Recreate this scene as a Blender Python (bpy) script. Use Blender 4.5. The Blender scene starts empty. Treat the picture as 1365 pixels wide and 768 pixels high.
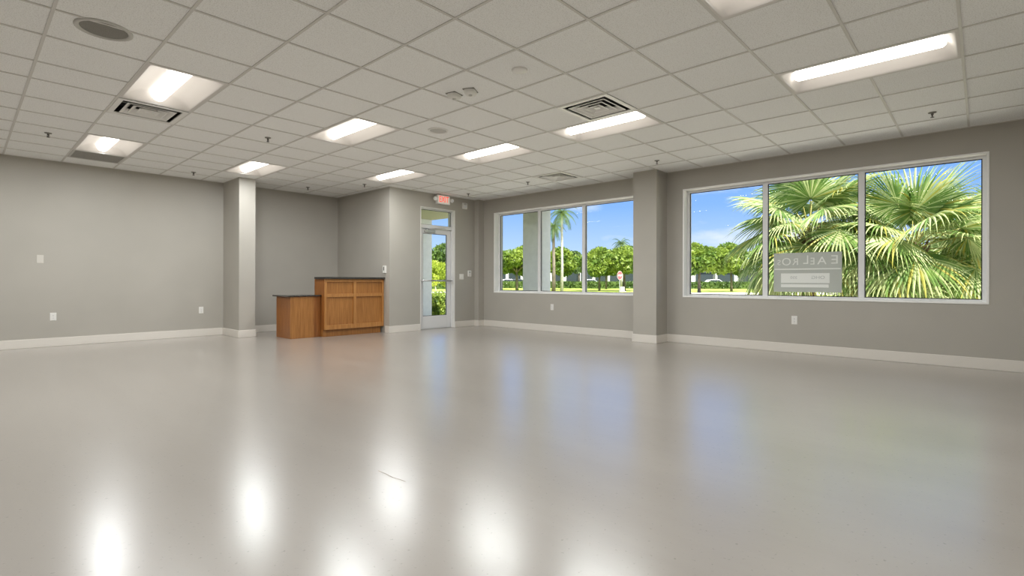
import bpy, bmesh, math, random
from mathutils import Vector, Matrix
C = bpy.context.scene.collection
PI = math.pi
H = 2.718            # ceiling height
XW, YL, YD, XA = 7.736, 10.015, 8.10, 5.42   # window wall, left wall, door wall, alcove side wall
XB, YR = -2.7, -1.45                         # walls behind and beside the camera
X0, Y0, T = 2.845, 1.9357, 0.6096            # ceiling grid origin and tile

# ------------------------------------------------------------------ materials
def mat(name, col=(.8, .8, .8), rough=.5, metal=0, spec=.5, emit=None, es=0, coat=0, coat_rough=.1):
    m = bpy.data.materials.new(name); m.use_nodes = True
    b = m.node_tree.nodes['Principled BSDF']
    b.inputs['Base Color'].default_value = (*col, 1); b.inputs['Roughness'].default_value = rough
    b.inputs['Metallic'].default_value = metal; b.inputs['Specular IOR Level'].default_value = spec
    b.inputs['Coat Weight'].default_value = coat; b.inputs['Coat Roughness'].default_value = coat_rough
    if emit:
        b.inputs['Emission Color'].default_value = (*emit, 1); b.inputs['Emission Strength'].default_value = es
    return m

def nodes(m): return m.node_tree.nodes, m.node_tree.links, m.node_tree.nodes['Principled BSDF']

def noise_col(m, c1, c2, scale=5, detail=4, mapscale=(1, 1, 1), lo=.35, hi=.65, bump=0, bscale=60, rough=None):
    N, L, b = nodes(m)
    tc = N.new('ShaderNodeTexCoord'); mp = N.new('ShaderNodeMapping'); mp.inputs['Scale'].default_value = mapscale
    nz = N.new('ShaderNodeTexNoise'); nz.inputs['Scale'].default_value = scale; nz.inputs['Detail'].default_value = detail
    cr = N.new('ShaderNodeValToRGB')
    cr.color_ramp.elements[0].position = lo; cr.color_ramp.elements[0].color = (*c1, 1)
    cr.color_ramp.elements[1].position = hi; cr.color_ramp.elements[1].color = (*c2, 1)
    L.new(tc.outputs['Object'], mp.inputs['Vector']); L.new(mp.outputs[0], nz.inputs['Vector'])
    L.new(nz.outputs['Fac'], cr.inputs[0]); L.new(cr.outputs[0], b.inputs['Base Color'])
    if rough:
        mr = N.new('ShaderNodeMapRange'); mr.inputs['To Min'].default_value = rough[0]; mr.inputs['To Max'].default_value = rough[1]
        mr.inputs['From Min'].default_value = .3; mr.inputs['From Max'].default_value = .7
        L.new(nz.outputs['Fac'], mr.inputs['Value']); L.new(mr.outputs[0], b.inputs['Roughness'])
    if bump:
        n2 = N.new('ShaderNodeTexNoise'); n2.inputs['Scale'].default_value = bscale; n2.inputs['Detail'].default_value = 3
        L.new(mp.outputs[0], n2.inputs['Vector'])
        bp = N.new('ShaderNodeBump'); bp.inputs['Strength'].default_value = bump; bp.inputs['Distance'].default_value = .01
        L.new(n2.outputs['Fac'], bp.inputs['Height']); L.new(bp.outputs[0], b.inputs['Normal'])
    return m

M = {}
M['wall'] = noise_col(mat('wall_paint', rough=.55, spec=.3), (.425, .402, .358), (.446, .422, .376), 1.5, 2)
M['base'] = mat('baseboard_vinyl', (.74, .70, .64), .4)
M['tile'] = noise_col(mat('ceiling_tile', rough=.9, spec=.1), (.76, .76, .735), (.94, .945, .935), 130, 3, lo=.34, hi=.5, bump=.25, bscale=150)
M['tbar'] = mat('ceiling_grid', (.66, .645, .61), .5)
M['white'] = mat('white_enamel', (.82, .81, .78), .35)
M['trimwhite'] = mat('white_trim_paint', (.92, .915, .89), .4)
M['plastic'] = mat('white_plastic', (.80, .79, .75), .4)
M['plate'] = mat('painted_plate', (.62, .59, .53), .5)
M['dark'] = mat('dark_void', (.03, .03, .03), .7)
M['slot'] = mat('slot_dark', (.05, .05, .05), .5)
M['alu'] = mat('white_aluminium', (.78, .78, .78), .35, spec=.5)
M['grey_alu'] = mat('grey_aluminium', (.50, .50, .49), .35, .6)
M['gasket'] = mat('black_gasket', (.02, .02, .022), .5)
M['steel'] = mat('brushed_steel', (.62, .62, .62), .28, 1)
M['brass'] = mat('dark_sprinkler_metal', (.12, .11, .10), .35, .9)
M['pan'] = mat('troffer_pan', (.72, .69, .66), .6, emit=(1, .93, .86), es=.0)
M['lens'] = mat('lamp_lens', (.9, .9, .9), .4, emit=(1, .95, .87), es=3.6)
M['grille'] = noise_col(mat('speaker_grille', rough=.7), (.20, .19, .17), (.27, .26, .23), 300, 1)
M['perf'] = noise_col(mat('perforated_return', rough=.7), (.22, .21, .19), (.36, .35, .32), 220, 1)
M['grille_w'] = mat('white_grille', (.55, .54, .51), .6)
M['exit_face'] = mat('exit_face', (.85, .83, .76), .4, emit=(1, .9, .8), es=.12)
M['exit_red'] = mat('exit_letters', (.75, .08, .05), .4, emit=(1, .10, .06), es=.7)
M['clear'] = mat('strobe_lens', (.85, .86, .88), .1)
M['granite'] = noise_col(mat('dark_granite', rough=.18, coat=.4), (.012, .011, .011), (.10, .085, .07), 90, 5, lo=.45, hi=.7)
M['black'] = mat('black_plastic', (.02, .02, .02), .4)
def wood(name, c1, c2, rough=.38):
    m = mat(name, rough=rough); N, L, b = nodes(m)
    tc = N.new('ShaderNodeTexCoord'); mp = N.new('ShaderNodeMapping'); mp.inputs['Scale'].default_value = (14, 14, .9)
    nz = N.new('ShaderNodeTexNoise'); nz.inputs['Scale'].default_value = 3.2; nz.inputs['Detail'].default_value = 8; nz.inputs['Distortion'].default_value = .4
    n2 = N.new('ShaderNodeTexNoise'); n2.inputs['Scale'].default_value = 1.2
    mx = N.new('ShaderNodeMath'); mx.operation = 'ADD'
    ml = N.new('ShaderNodeMath'); ml.operation = 'MULTIPLY'; ml.inputs[1].default_value = .45
    cr = N.new('ShaderNodeValToRGB'); e = cr.color_ramp.elements
    e[0].position = .45; e[0].color = (*c1, 1); e[1].position = .95; e[1].color = (*c2, 1)
    L.new(tc.outputs['Object'], mp.inputs[0]); L.new(mp.outputs[0], nz.inputs['Vector']); L.new(tc.outputs['Object'], n2.inputs['Vector'])
    L.new(n2.outputs['Fac'], ml.inputs[0]); L.new(nz.outputs['Fac'], mx.inputs[0]); L.new(ml.outputs[0], mx.inputs[1])
    L.new(mx.outputs[0], cr.inputs[0]); L.new(cr.outputs[0], b.inputs['Base Color'])
    bp = N.new('ShaderNodeBump'); bp.inputs['Strength'].default_value = .06; bp.inputs['Distance'].default_value = .003
    L.new(nz.outputs['Fac'], bp.inputs['Height']); L.new(bp.outputs[0], b.inputs['Normal'])
    return m
M['oak'] = wood('oak_stained', (.25, .098, .022), (.43, .19, .050))
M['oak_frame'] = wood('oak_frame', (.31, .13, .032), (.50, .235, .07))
M['oak_shaded'] = wood('oak_shaded_side', (.20, .068, .014), (.33, .125, .03))  # darker, redder oak: the shade on the cabinet sides is in the colour

def floor_mat():
    m = mat('polished_concrete', rough=.3, spec=.25, coat=1.0, coat_rough=.235); N, L, b = nodes(m)
    tc = N.new('ShaderNodeTexCoord'); mp = N.new('ShaderNodeMapping')
    mp.inputs['Rotation'].default_value = (0, 0, math.radians(-42)); mp.inputs['Scale'].default_value = (1.0, .28, 1)
    mp2 = N.new('ShaderNodeMapping'); mp2.inputs['Rotation'].default_value = (0, 0, math.radians(42)); mp2.inputs['Scale'].default_value = (1.6, .35, 1)
    nz = N.new('ShaderNodeTexNoise'); nz.inputs['Scale'].default_value = 1.3; nz.inputs['Detail'].default_value = 7; nz.inputs['Roughness'].default_value = .6
    cr = N.new('ShaderNodeValToRGB'); e = cr.color_ramp.elements
    e[0].position = .3; e[0].color = (.31, .28, .248, 1); e[1].position = .7; e[1].color = (.35, .32, .285, 1)
    L.new(tc.outputs['Object'], mp2.inputs[0]); L.new(mp2.outputs[0], nz.inputs['Vector']); L.new(nz.outputs['Fac'], cr.inputs[0])
    sp = N.new('ShaderNodeTexNoise'); sp.inputs['Scale'].default_value = 55; sp.inputs['Detail'].default_value = 2
    L.new(tc.outputs['Object'], sp.inputs['Vector'])
    sr = N.new('ShaderNodeMapRange'); sr.inputs['From Min'].default_value = .2; sr.inputs['From Max'].default_value = .34
    sr.inputs['To Min'].default_value = .6; sr.inputs['To Max'].default_value = 1
    L.new(sp.outputs['Fac'], sr.inputs['Value'])
    mu = N.new('ShaderNodeMix'); mu.data_type = 'RGBA'; mu.blend_type = 'MULTIPLY'; mu.inputs[0].default_value = 1
    L.new(cr.outputs[0], mu.inputs[6]); L.new(sr.outputs[0], mu.inputs[7]); L.new(mu.outputs[2], b.inputs['Base Color'])
    b.inputs['Coat IOR'].default_value = 1.6
    mr = N.new('ShaderNodeMapRange'); mr.inputs['From Min'].default_value = .3; mr.inputs['From Max'].default_value = .7
    mr.inputs['To Min'].default_value = .28; mr.inputs['To Max'].default_value = .32
    L.new(nz.outputs['Fac'], mr.inputs['Value']); L.new(mr.outputs[0], b.inputs['Roughness'])
    n3 = N.new('ShaderNodeTexNoise'); n3.inputs['Scale'].default_value = 9; n3.inputs['Detail'].default_value = 6
    L.new(tc.outputs['Object'], n3.inputs['Vector'])
    bp = N.new('ShaderNodeBump'); bp.inputs['Strength'].default_value = .03; bp.inputs['Distance'].default_value = .01
    L.new(n3.outputs['Fac'], bp.inputs['Height']); L.new(bp.outputs[0], b.inputs['Normal']); L.new(bp.outputs[0], b.inputs['Coat Normal'])
    return m
M['floor'] = floor_mat()

def glass_mat():
    m = bpy.data.materials.new('window_glass'); m.use_nodes = True
    N, L = m.node_tree.nodes, m.node_tree.links; N.clear()
    o = N.new('ShaderNodeOutputMaterial'); t = N.new('ShaderNodeBsdfTransparent'); t.inputs[0].default_value = (.97, .985, .98, 1)
    g = N.new('ShaderNodeBsdfGlossy'); g.inputs['Roughness'].default_value = .01
    f = N.new('ShaderNodeFresnel'); f.inputs[0].default_value = 1.08
    x = N.new('ShaderNodeMixShader'); L.new(f.outputs[0], x.inputs[0]); L.new(t.outputs[0], x.inputs[1]); L.new(g.outputs[0], x.inputs[2]); L.new(x.outputs[0], o.inputs[0])
    return m
M['glass'] = glass_mat()

def leaf_mat(name, col, col2, trans=.35, rough=.5, scale=3):
    m = bpy.data.materials.new(name); m.use_nodes = True
    N, L = m.node_tree.nodes, m.node_tree.links; b = N['Principled BSDF']; o = N['Material Output']
    b.inputs['Roughness'].default_value = rough; b.inputs['Specular IOR Level'].default_value = .4
    tc = N.new('ShaderNodeTexCoord'); nz = N.new('ShaderNodeTexNoise'); nz.inputs['Scale'].default_value = scale; nz.inputs['Detail'].default_value = 3
    cr = N.new('ShaderNodeValToRGB'); cr.color_ramp.elements[0].position = .35; cr.color_ramp.elements[1].position = .65
    cr.color_ramp.elements[0].color = (*col, 1); cr.color_ramp.elements[1].color = (*col2, 1)
    L.new(tc.outputs['Object'], nz.inputs['Vector']); L.new(nz.outputs['Fac'], cr.inputs[0]); L.new(cr.outputs[0], b.inputs['Base Color'])
    t = N.new('ShaderNodeBsdfTranslucent'); L.new(cr.outputs[0], t.inputs[0])
    x = N.new('ShaderNodeMixShader'); x.inputs[0].default_value = trans
    L.new(b.outputs[0], x.inputs[1]); L.new(t.outputs[0], x.inputs[2]); L.new(x.outputs[0], o.inputs[0])
    return m
M['frond'] = leaf_mat('palm_green', (.10, .19, .045), (.22, .33, .09))
M['frond_pale'] = leaf_mat('palm_pale_green', (.36, .44, .20), (.55, .60, .30))
M['frond_yellow'] = leaf_mat('palm_yellow_green', (.36, .36, .07), (.50, .44, .12))
M['petiole'] = mat('palm_petiole', (.36, .34, .10), .5)
M['boot'] = noise_col(mat('palm_trunk', rough=.9), (.09, .055, .035), (.26, .19, .13), 12, 4, (1, 1, 3))
M['leaf'] = leaf_mat('tree_leaf', (.09, .17, .025), (.26, .34, .05), scale=.6)
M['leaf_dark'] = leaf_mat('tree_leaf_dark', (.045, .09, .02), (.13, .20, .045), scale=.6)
M['leaf_yellow'] = leaf_mat('tree_leaf_yellow', (.24, .34, .03), (.42, .48, .06), scale=.8)
M['hedge'] = leaf_mat('hedge_leaf', (.08, .15, .02), (.34, .42, .07), scale=4)
M['bark'] = noise_col(mat('bark', rough=.9), (.10, .08, .065), (.22, .18, .15), 6, 3, (1, 1, .3))
M['palm_bark'] = noise_col(mat('pale_palm_bark', rough=.9), (.30, .29, .26), (.42, .40, .37), 4, 3, (1, 1, 3))
M['grass'] = noise_col(mat('lawn_grass', rough=.9, spec=.1), (.23, .30, .06), (.36, .43, .10), 1.2, 8, bump=.4, bscale=20)
M['mulch'] = noise_col(mat('tan_gravel', rough=.9), (.40, .36, .29), (.55, .50, .42), 30, 5)
M['concrete'] = noise_col(mat('outside_concrete', rough=.8), (.60, .57, .51), (.70, .67, .61), 2, 6)
M['asphalt'] = noise_col(mat('pale_asphalt', rough=.9), (.30, .30, .29), (.40, .39, .37), 3, 6)
M['stucco'] = noise_col(mat('white_stucco', rough=.85), (.70, .70, .68), (.76, .76, .74), 8, 4)
M['farwall'] = noise_col(mat('pale_far_wall', rough=.85), (.40, .41, .40), (.50, .51, .50), .5, 4)
M['column'] = noise_col(mat('porch_stucco', rough=.85), (.68, .71, .71), (.73, .76, .76), 8, 4)
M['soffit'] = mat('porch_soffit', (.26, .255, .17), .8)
M['dglass'] = mat('dark_window', (.03, .04, .045), .15)
M['roofing'] = mat('grey_roofing', (.42, .40, .38), .8)
M['red'] = mat('sign_red', (.72, .08, .10), .4)
M['signwhite'] = mat('sign_white', (.85, .85, .85), .4)
M['galv'] = mat('galvanised_post', (.45, .46, .46), .45, .5)
M['car_white'] = mat('car_paint_white', (.75, .76, .78), .25, coat=.5)
M['car_dark'] = mat('car_paint_dark', (.06, .065, .075), .25, coat=.5)
M['car_silver'] = mat('car_paint_silver', (.42, .44, .46), .3, .4, coat=.5)
M['tyre'] = mat('tyre', (.02, .02, .02), .8)
def vinyl(name, c, tr=.45):
    m = bpy.data.materials.new(name); m.use_nodes = True
    N, L = m.node_tree.nodes, m.node_tree.links; b = N['Principled BSDF']; o = N['Material Output']
    b.inputs['Base Color'].default_value = (*c, 1); b.inputs['Roughness'].default_value = .6
    t = N.new('ShaderNodeBsdfTranslucent'); t.inputs[0].default_value = (*c, 1)
    x = N.new('ShaderNodeMixShader'); x.inputs[0].default_value = tr
    L.new(b.outputs[0], x.inputs[1]); L.new(t.outputs[0], x.inputs[2]); L.new(x.outputs[0], o.inputs[0]); return m
M['vinyl'] = vinyl('grey_vinyl', (.70, .69, .655), .3); M['vinyl_light'] = mat('pale_vinyl', (.96, .95, .91), .5); M['vinyl_ink'] = mat('faded_ink', (.62, .62, .60), .6)

# ------------------------------------------------------------------ mesh helpers
def bx(bm, x0, x1, y0, y1, z0, z1, mi=0):
    if x0 > x1: x0, x1 = x1, x0
    if y0 > y1: y0, y1 = y1, y0
    v = [bm.verts.new(p) for p in [(x0, y0, z0), (x1, y0, z0), (x1, y1, z0), (x0, y1, z0), (x0, y0, z1), (x1, y0, z1), (x1, y1, z1), (x0, y1, z1)]]
    for f in [(3, 2, 1, 0), (4, 5, 6, 7), (0, 1, 5, 4), (1, 2, 6, 5), (2, 3, 7, 6), (3, 0, 4, 7)]:
        bm.faces.new([v[i] for i in f]).material_index = mi
    return v

def obj(name, bm, m, parent=None, loc=None, bevel=0, smooth=False):
    me = bpy.data.meshes.new(name); bm.normal_update(); bm.to_mesh(me); bm.free()
    for k in (m if isinstance(m, (list, tuple)) else [m]): me.materials.append(k)
    o = bpy.data.objects.new(name, me); C.objects.link(o)
    if parent: o.parent = parent
    if loc: o.location = loc
    if smooth:
        for p in me.polygons: p.use_smooth = True
    if bevel:
        b = o.modifiers.new('bevel', 'BEVEL'); b.width = bevel; b.segments = 2; b.limit_method = 'ANGLE'
    return o

def box(name, dims, m, parent=None, bevel=0):
    bm = bmesh.new(); bx(bm, *dims); return obj(name, bm, m, parent, bevel=bevel)

def tag(o, label, cat, group=None, kind=None):
    o['label'] = label; o['category'] = cat
    if group: o['group'] = group
    if kind: o['kind'] = kind
    return o
def thing(name, label, cat, loc=(0, 0, 0), rz=0, group=None):
    o = bpy.data.objects.new(name, None); C.objects.link(o); o.location = loc; o.rotation_euler = (0, 0, rz); o.empty_display_size = .1
    return tag(o, label, cat, group)
def struct(name, bm, m, parent=None, **k):
    o = obj(name, bm, m, parent, **k)
    if not parent: o['kind'] = 'structure'
    return o
def sempty(name, loc=(0, 0, 0)):
    o = bpy.data.objects.new(name, None); C.objects.link(o); o.location = loc; o['kind'] = 'structure'; return o
def copy_tree(o, parent=None):
    c = o.copy(); C.objects.link(c); c.parent = parent
    for ch in o.children: copy_tree(ch, c)
    return c

def tube(bm, pts, radii, seg=10, cap=True, mi=0):
    pts = [Vector(p) for p in pts]
    if not isinstance(radii, (list, tuple)): radii = [radii] * len(pts)
    rings = []; up = Vector((0, 0, 1))
    for i, p in enumerate(pts):
        d = (pts[min(i + 1, len(pts) - 1)] - pts[max(i - 1, 0)]).normalized()
        a = up.cross(d) if abs(up.dot(d)) < .95 else Vector((1, 0, 0)).cross(d)
        a.normalize(); b = d.cross(a)
        rings.append([bm.verts.new(p + radii[i] * (math.cos(2 * PI * k / seg) * a + math.sin(2 * PI * k / seg) * b)) for k in range(seg)])
    for r0, r1 in zip(rings, rings[1:]):
        for k in range(seg):
            f = bm.faces.new([r0[k], r0[(k + 1) % seg], r1[(k + 1) % seg], r1[k]]); f.smooth = True; f.material_index = mi
    if cap:
        bm.faces.new(rings[0][::-1]).material_index = mi; bm.faces.new(rings[-1]).material_index = mi

def lathe(bm, prof, cx=0, cy=0, seg=32, mi=0):
    rings = []
    for r, z in prof:
        if r < 1e-5: rings.append([bm.verts.new((cx, cy, z))])
        else: rings.append([bm.verts.new((cx + r * math.cos(2 * PI * k / seg), cy + r * math.sin(2 * PI * k / seg), z)) for k in range(seg)])
    for a, b in zip(rings, rings[1:]):
        for k in range(seg):
            k2 = (k + 1) % seg
            q = [a[0], b[k2], b[k]] if len(a) == 1 else ([a[k], a[k2], b[0]] if len(b) == 1 else [a[k], a[k2], b[k2], b[k]])
            f = bm.faces.new(q); f.smooth = True; f.material_index = mi

def text_mesh(s, size, depth, name, m, parent, mw, align='CENTER'):
    cu = bpy.data.curves.new(name, 'FONT'); cu.body = s; cu.size = size; cu.extrude = depth; cu.align_x = align; cu.align_y = 'CENTER'
    to = bpy.data.objects.new(name, cu); C.objects.link(to)
    dg = bpy.context.evaluated_depsgraph_get(); me = bpy.data.meshes.new_from_object(to.evaluated_get(dg))
    bpy.data.objects.remove(to)
    me.transform(mw); me.materials.clear(); me.materials.append(m)
    if mw.determinant() < 0: me.flip_normals()
    o = bpy.data.objects.new(name, me); C.objects.link(o); o.parent = parent
    return o

# ------------------------------------------------------------------ room shell
def holed(bm, axis, a0, a1, u0, u1, z0, z1, holes):
    """a wall slab with rectangular holes (u0,u1,z0,z1); axis 'x': slab between x=a0..a1 running along y"""
    us = sorted(set([u0, u1] + [h[0] for h in holes] + [h[1] for h in holes]))
    for ua, ub in zip(us, us[1:]):
        zs = [z0]
        for h in sorted(holes, key=lambda h: h[2]):
            if h[0] <= ua and h[1] >= ub: zs += [h[2], h[3]]
        zs.append(z1)
        for za, zb in zip(zs[::2], zs[1::2]):
            if zb - za < 1e-4: continue
            if axis == 'x': bx(bm, a0, a1, ua, ub, za, zb)
            else: bx(bm, ua, ub, a0, a1, za, zb)

ZT = 3.15    # top of the walls, above the hung ceiling
WZ0, WZ1 = .735, 2.41
W1 = (-.045, 3.459); W2 = (4.285, 7.65)     # the two window openings along the window wall
bm = bmesh.new(); holed(bm, 'x', XW, XW + .26, YR - .2, YD, -.12, ZT, [(*W1, WZ0, WZ1), (*W2, WZ0, WZ1)]); struct('wall_window', bm, M['wall'])
DX0, DX1, DZ = 6.13, 7.015, 2.435
bm = bmesh.new(); holed(bm, 'y', YD, YD + .22, XA, XW + .26, 0, ZT, [(DX0, DX1, 0, DZ)]); struct('wall_door', bm, M['wall'])
bm = bmesh.new(); bx(bm, XA, XA + .2, YD + .22, YL + .2, -.12, ZT); struct('wall_alcove', bm, M['wall'])
bm = bmesh.new(); bx(bm, XB - .2, XA, YL, YL + .2, -.12, ZT); struct('wall_left', bm, M['wall'])
bm = bmesh.new(); bx(bm, XB - .2, XB, YR, YL, -.12, ZT); struct('wall_back', bm, M['wall'])
bm = bmesh.new(); bx(bm, XB - .2, XW, YR - .2, YR, -.12, ZT); struct('wall_right', bm, M['wall'])
# three engaged columns
bm = bmesh.new(); bx(bm, 3.207, 3.47, 9.25, YL, 0, H + .03); struct('wall_column_left', bm, M['wall'])
bm = bmesh.new(); bx(bm, 7.37, XW, 3.737, 4.14, 0, H + .03); struct('wall_column_window', bm, M['wall'])
bm = bmesh.new(); bx(bm, 7.575, XW, 7.97, YD, 0, H + .03); struct('wall_column_corner', bm, M['wall'])
# floor, and an unseen roof deck added to block light
bm = bmesh.new(); bx(bm, XB, XW, YR, YD, -.12, 0); bx(bm, XB, XA, YD, YL, -.12, 0); bx(bm, DX0, DX1, YD, YD + .22, -.12, 0)
bx(bm, XA, DX0, YD, YD + .22, -.12, 0); bx(bm, DX1, XW + .26, YD, YD + .22, -.12, 0)
struct('floor', bm, M['floor'])
bm = bmesh.new(); bx(bm, XB - .2, XW + .26, YR - .2, YD + .22, ZT, ZT + .15); bx(bm, XB - .2, XA + .2, YD + .22, YL + .2, ZT, ZT + .15); struct('trim_light_block_deck', bm, M['stucco'])
bm = bmesh.new()
cpts = [(1.4535, 2.27), (1.456, 2.2), (1.452, 2.14), (1.462, 2.09), (1.465, 2.05)]
for (xa, ya), (xb, yb) in zip(cpts, cpts[1:]):
    bm.faces.new([bm.verts.new(p) for p in [(xa - .002, ya, .0006), (xb - .002, yb, .0006), (xb + .002, yb, .0006), (xa + .002, ya, .0006)]][::-1])
struct('trim_floor_crack', bm, M['boot'])

# baseboards
BT, BH = .014, .125
def baseboard(name, segs):
    bm = bmesh.new()
    for (x0, x1, y0, y1) in segs: bx(bm, x0, x1, y0, y1, 0, BH)
    struct(name, bm, M['base'], bevel=.004)
baseboard('baseboard_window', [(XW - BT, XW, YR, 3.737), (XW - BT, XW, 4.14, 7.97)])
baseboard('baseboard_column_window', [(7.37 - BT, 7.37, 3.737 - BT, 4.14 + BT), (7.37, XW - BT, 3.737 - BT, 3.737), (7.37, XW - BT, 4.14, 4.14 + BT)])
baseboard('baseboard_column_corner', [(7.575 - BT, 7.575, 7.97 - BT, YD - BT), (7.575, XW - BT, 7.97 - BT, 7.97)])
baseboard('baseboard_door', [(XA - BT, DX0 - .002, YD - BT, YD), (DX1 + .002, 7.575, YD - BT, YD)])
baseboard('baseboard_alcove', [(XA - BT, XA, YD, 8.23), (XA - BT, XA, 8.70, YL - BT)])
baseboard('baseboard_left', [(XB, 3.207 - BT, YL - BT, YL), (3.47 + BT, XA - BT, YL - BT, YL)])
baseboard('baseboard_column_left', [(3.207 - BT, 3.207, 9.25 - BT, YL), (3.47, 3.47 + BT, 9.25 - BT, YL), (3.207, 3.47, 9.25 - BT, 9.25)])
baseboard('baseboard_right', [(XB, XW - BT, YR, YR + BT)])
baseboard('baseboard_back', [(XB, XB + BT, YR + BT, YL - BT)])

# ------------------------------------------------------------------ hung ceiling
raw = {-6: -5.6, -5: -4.98, -4: -4.0, -3: -2.99, -2: -2.02, -1: -1.05, 0: 0, 1: 1.06, 2: 1.99, 3: 2.97, 4: 4.05, 5: 4.90, 6: 5.93, 7: 6.74, 8: 7.78, 9: 8.74, 10: 9.69, 11: 10.58, 12: 11.47, 13: 12.42}
ys = [Y0 + raw[j] * T for j in range(-5, 14)]
def gy(j): return Y0 + raw[j] * T
def gx(i): return X0 + i * T
lights = [(-3, 5), (-3, 10), (0, 10), (0, 5), (3, 8), (3, 4), (3, 1), (3, -3), (0, -3), (-3, -3), (-6, 0), (-6, 5), (-6, 10)]  # the out-of-view ones at the end are added to brighten the room
cells = set()
for i, j in lights: cells |= {(i, j), (i, j + 1)}
vents = [(-3, 7), (2, 1), (6, 5)]; returns = [(-3, 12)]
for c in vents + returns: cells.add(c)
bm = bmesh.new()
xl = [XB] + [gx(i) for i in range(-9, 9) if gx(i) > XB + .05 and gx(i) < XW - .03] + [XW]
il = [None] + [i for i in range(-9, 9) if gx(i) > XB + .05 and gx(i) < XW - .03]
yl = [YR] + [y for y in ys if YR + .05 < y < YL - .03] + [YL]
jl = [None] + [j for j in range(-5, 14) if YR + .05 < gy(j) < YL - .03]
B = .0095
for a in range(len(xl) - 1):
    for b in range(len(yl) - 1):
        if (il[a], jl[b]) in cells: continue
        x0, x1, y0, y1 = xl[a], xl[a + 1], yl[b], yl[b + 1]
        if y0 >= YD - .02 and x0 >= XA - .05: continue
        if y1 > YD and x1 > XA and x0 >= XA - .4:      # trimmed tiles round the alcove corner
            if y0 < YD - .02: bx(bm, x0 + B, x1 - B, y0 + B, YD, H + .006, H + .02)
            if x0 < XA - .02: bx(bm, x0 + B, XA, max(YD, y0 + B), y1 - B, H + .006, H + .02)
            continue
        bx(bm, x0 + B, x1 - B, y0 + B, y1 - B, H + .006, H + .02)
# grid bars
def bar(x0, x1, y0, y1):
    for (a, b, c, d) in ([(x0, min(x1, XA), y0, y1), (max(x0, XA), x1, y0, min(y1, YD))] if x1 > XA else [(x0, x1, y0, y1)]):
        if b - a > 1e-3 and d - c > 1e-3: bx(bm, a, b, c, d, H, H + .022, 1)
for x in xl[1:-1]: bar(x - B, x + B, YR, YL)
for b, y in enumerate(yl[1:-1]):
    for a in range(len(xl) - 1):
        i, j = il[a], jl[b + 1]
        if (i, j - 1) in [(u, v) for (u, v) in lights]: continue      # the middle of a fixture
        bar(xl[a] + B, xl[a + 1] - B, y - B, y + B)
bx(bm, XB, XB + .02, YR, YL, H, H + .02, 1); bx(bm, XB, XA, YL - .02, YL, H, H + .02, 1); bx(bm, XW - .02, XW, YR, YD, H, H + .02, 1)
bx(bm, XB, XW, YR, YR + .02, H, H + .02, 1); bx(bm, XA - .02, XA, YD - .02, YL - .02, H, H + .02, 1); bx(bm, XA, XW, YD - .02, YD, H, H + .02, 1)
struct('ceiling', bm, [M['tile'], M['tbar']])

# troffers
def make_troffer(w, l):
    hw, hl = w / 2, l / 2
    bm = bmesh.new()
    us = [0, .018, .03, .06, .10, .14, .18]; up = us + [w - u for u in reversed(us)]
    vs = [0, .018, .03, .06, .10, .14, .18]; vp = vs + [l - v for v in reversed(vs)]
    def z(u, v):
        e = min(u, w - u) ; f = min(v, l - v)
        a = max(0, min(1, (e - .018) / .16)); b = max(0, min(1, (f - .018) / .10))
        return .092 * math.sin(a * PI / 2) * math.sin(b * PI / 2)
    g = [[bm.verts.new((u - hw, v - hl, z(u, v))) for v in vp] for u in up]
    for a in range(len(up) - 1):
        for b in range(len(vp) - 1):
            f = bm.faces.new([g[a][b], g[a][b + 1], g[a + 1][b + 1], g[a + 1][b]]); f.smooth = (0 < a < len(up) - 2 and 0 < b < len(vp) - 2)
    bx(bm, -hw, hw, -hl, hl, .10, .115)
    for s in (-1, 1):
        bx(bm, s * hw, s * (hw - .004), -hl, hl, .002, .10); bx(bm, -hw + .004, hw - .004, s * hl, s * (hl - .004), .002, .10)
    lb = bmesh.new(); n = 10; R = .068; L2 = hl - .075
    prof = [(R * math.cos(PI + PI * k / n), .090 + .078 * math.sin(PI + PI * k / n)) for k in range(n + 1)]
    rows = [(-L2, .0), (-L2, .8), (-L2 + .02, 1), (L2 - .02, 1), (L2, .8), (L2, .0)]
    R_ = [[lb.verts.new((px * s if s else px * .001, y, .09 + (pz - .09) * max(s, .01))) for px, pz in prof] for y, s in rows]
    for a, b in zip(R_, R_[1:]):
        for k in range(n): lb.faces.new([a[k], b[k], b[k + 1], a[k + 1]]).smooth = True
    return bm, lb
tw, tl = T - 2 * B - .002, 2 * T - 2 * B - .05
pbm, lbm = make_troffer(tw, 1.155)
pme = obj('housing', pbm, M['pan']); lme = obj('lens', lbm, M['lens'])
LL = {(-3, 5): 'large bright recessed ceiling light at the upper left, next to a louvred vent',
      (-3, 10): 'recessed ceiling light beside the flat grey return grille by the left wall',
      (0, 10): 'recessed ceiling light just above the narrow column on the left wall',
      (0, 5): 'recessed ceiling light between the louvred vent on the left and the round white-rimmed speaker',
      (3, 8): 'small-looking recessed ceiling light nearest the exit sign and the door wall',
      (3, 4): 'recessed ceiling light in the middle of the row, right of the round white-rimmed speaker',
      (3, 1): 'recessed ceiling light touching the large square louvred vent',
      (3, -3): 'long recessed ceiling light above the window with the palms, farthest right',
      (0, -3): 'recessed ceiling light cut off by the top edge of the photo',
      (-3, -3): 'added unseen recessed light overhead on the window side',
      (-6, 0): 'added unseen recessed light behind the camera, nearest the rear corner',
      (-6, 5): 'added unseen recessed light behind the camera, middle of its row', (-6, 10): 'added unseen recessed light behind the camera, nearest the left wall'}
LPOW = 19.5
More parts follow.
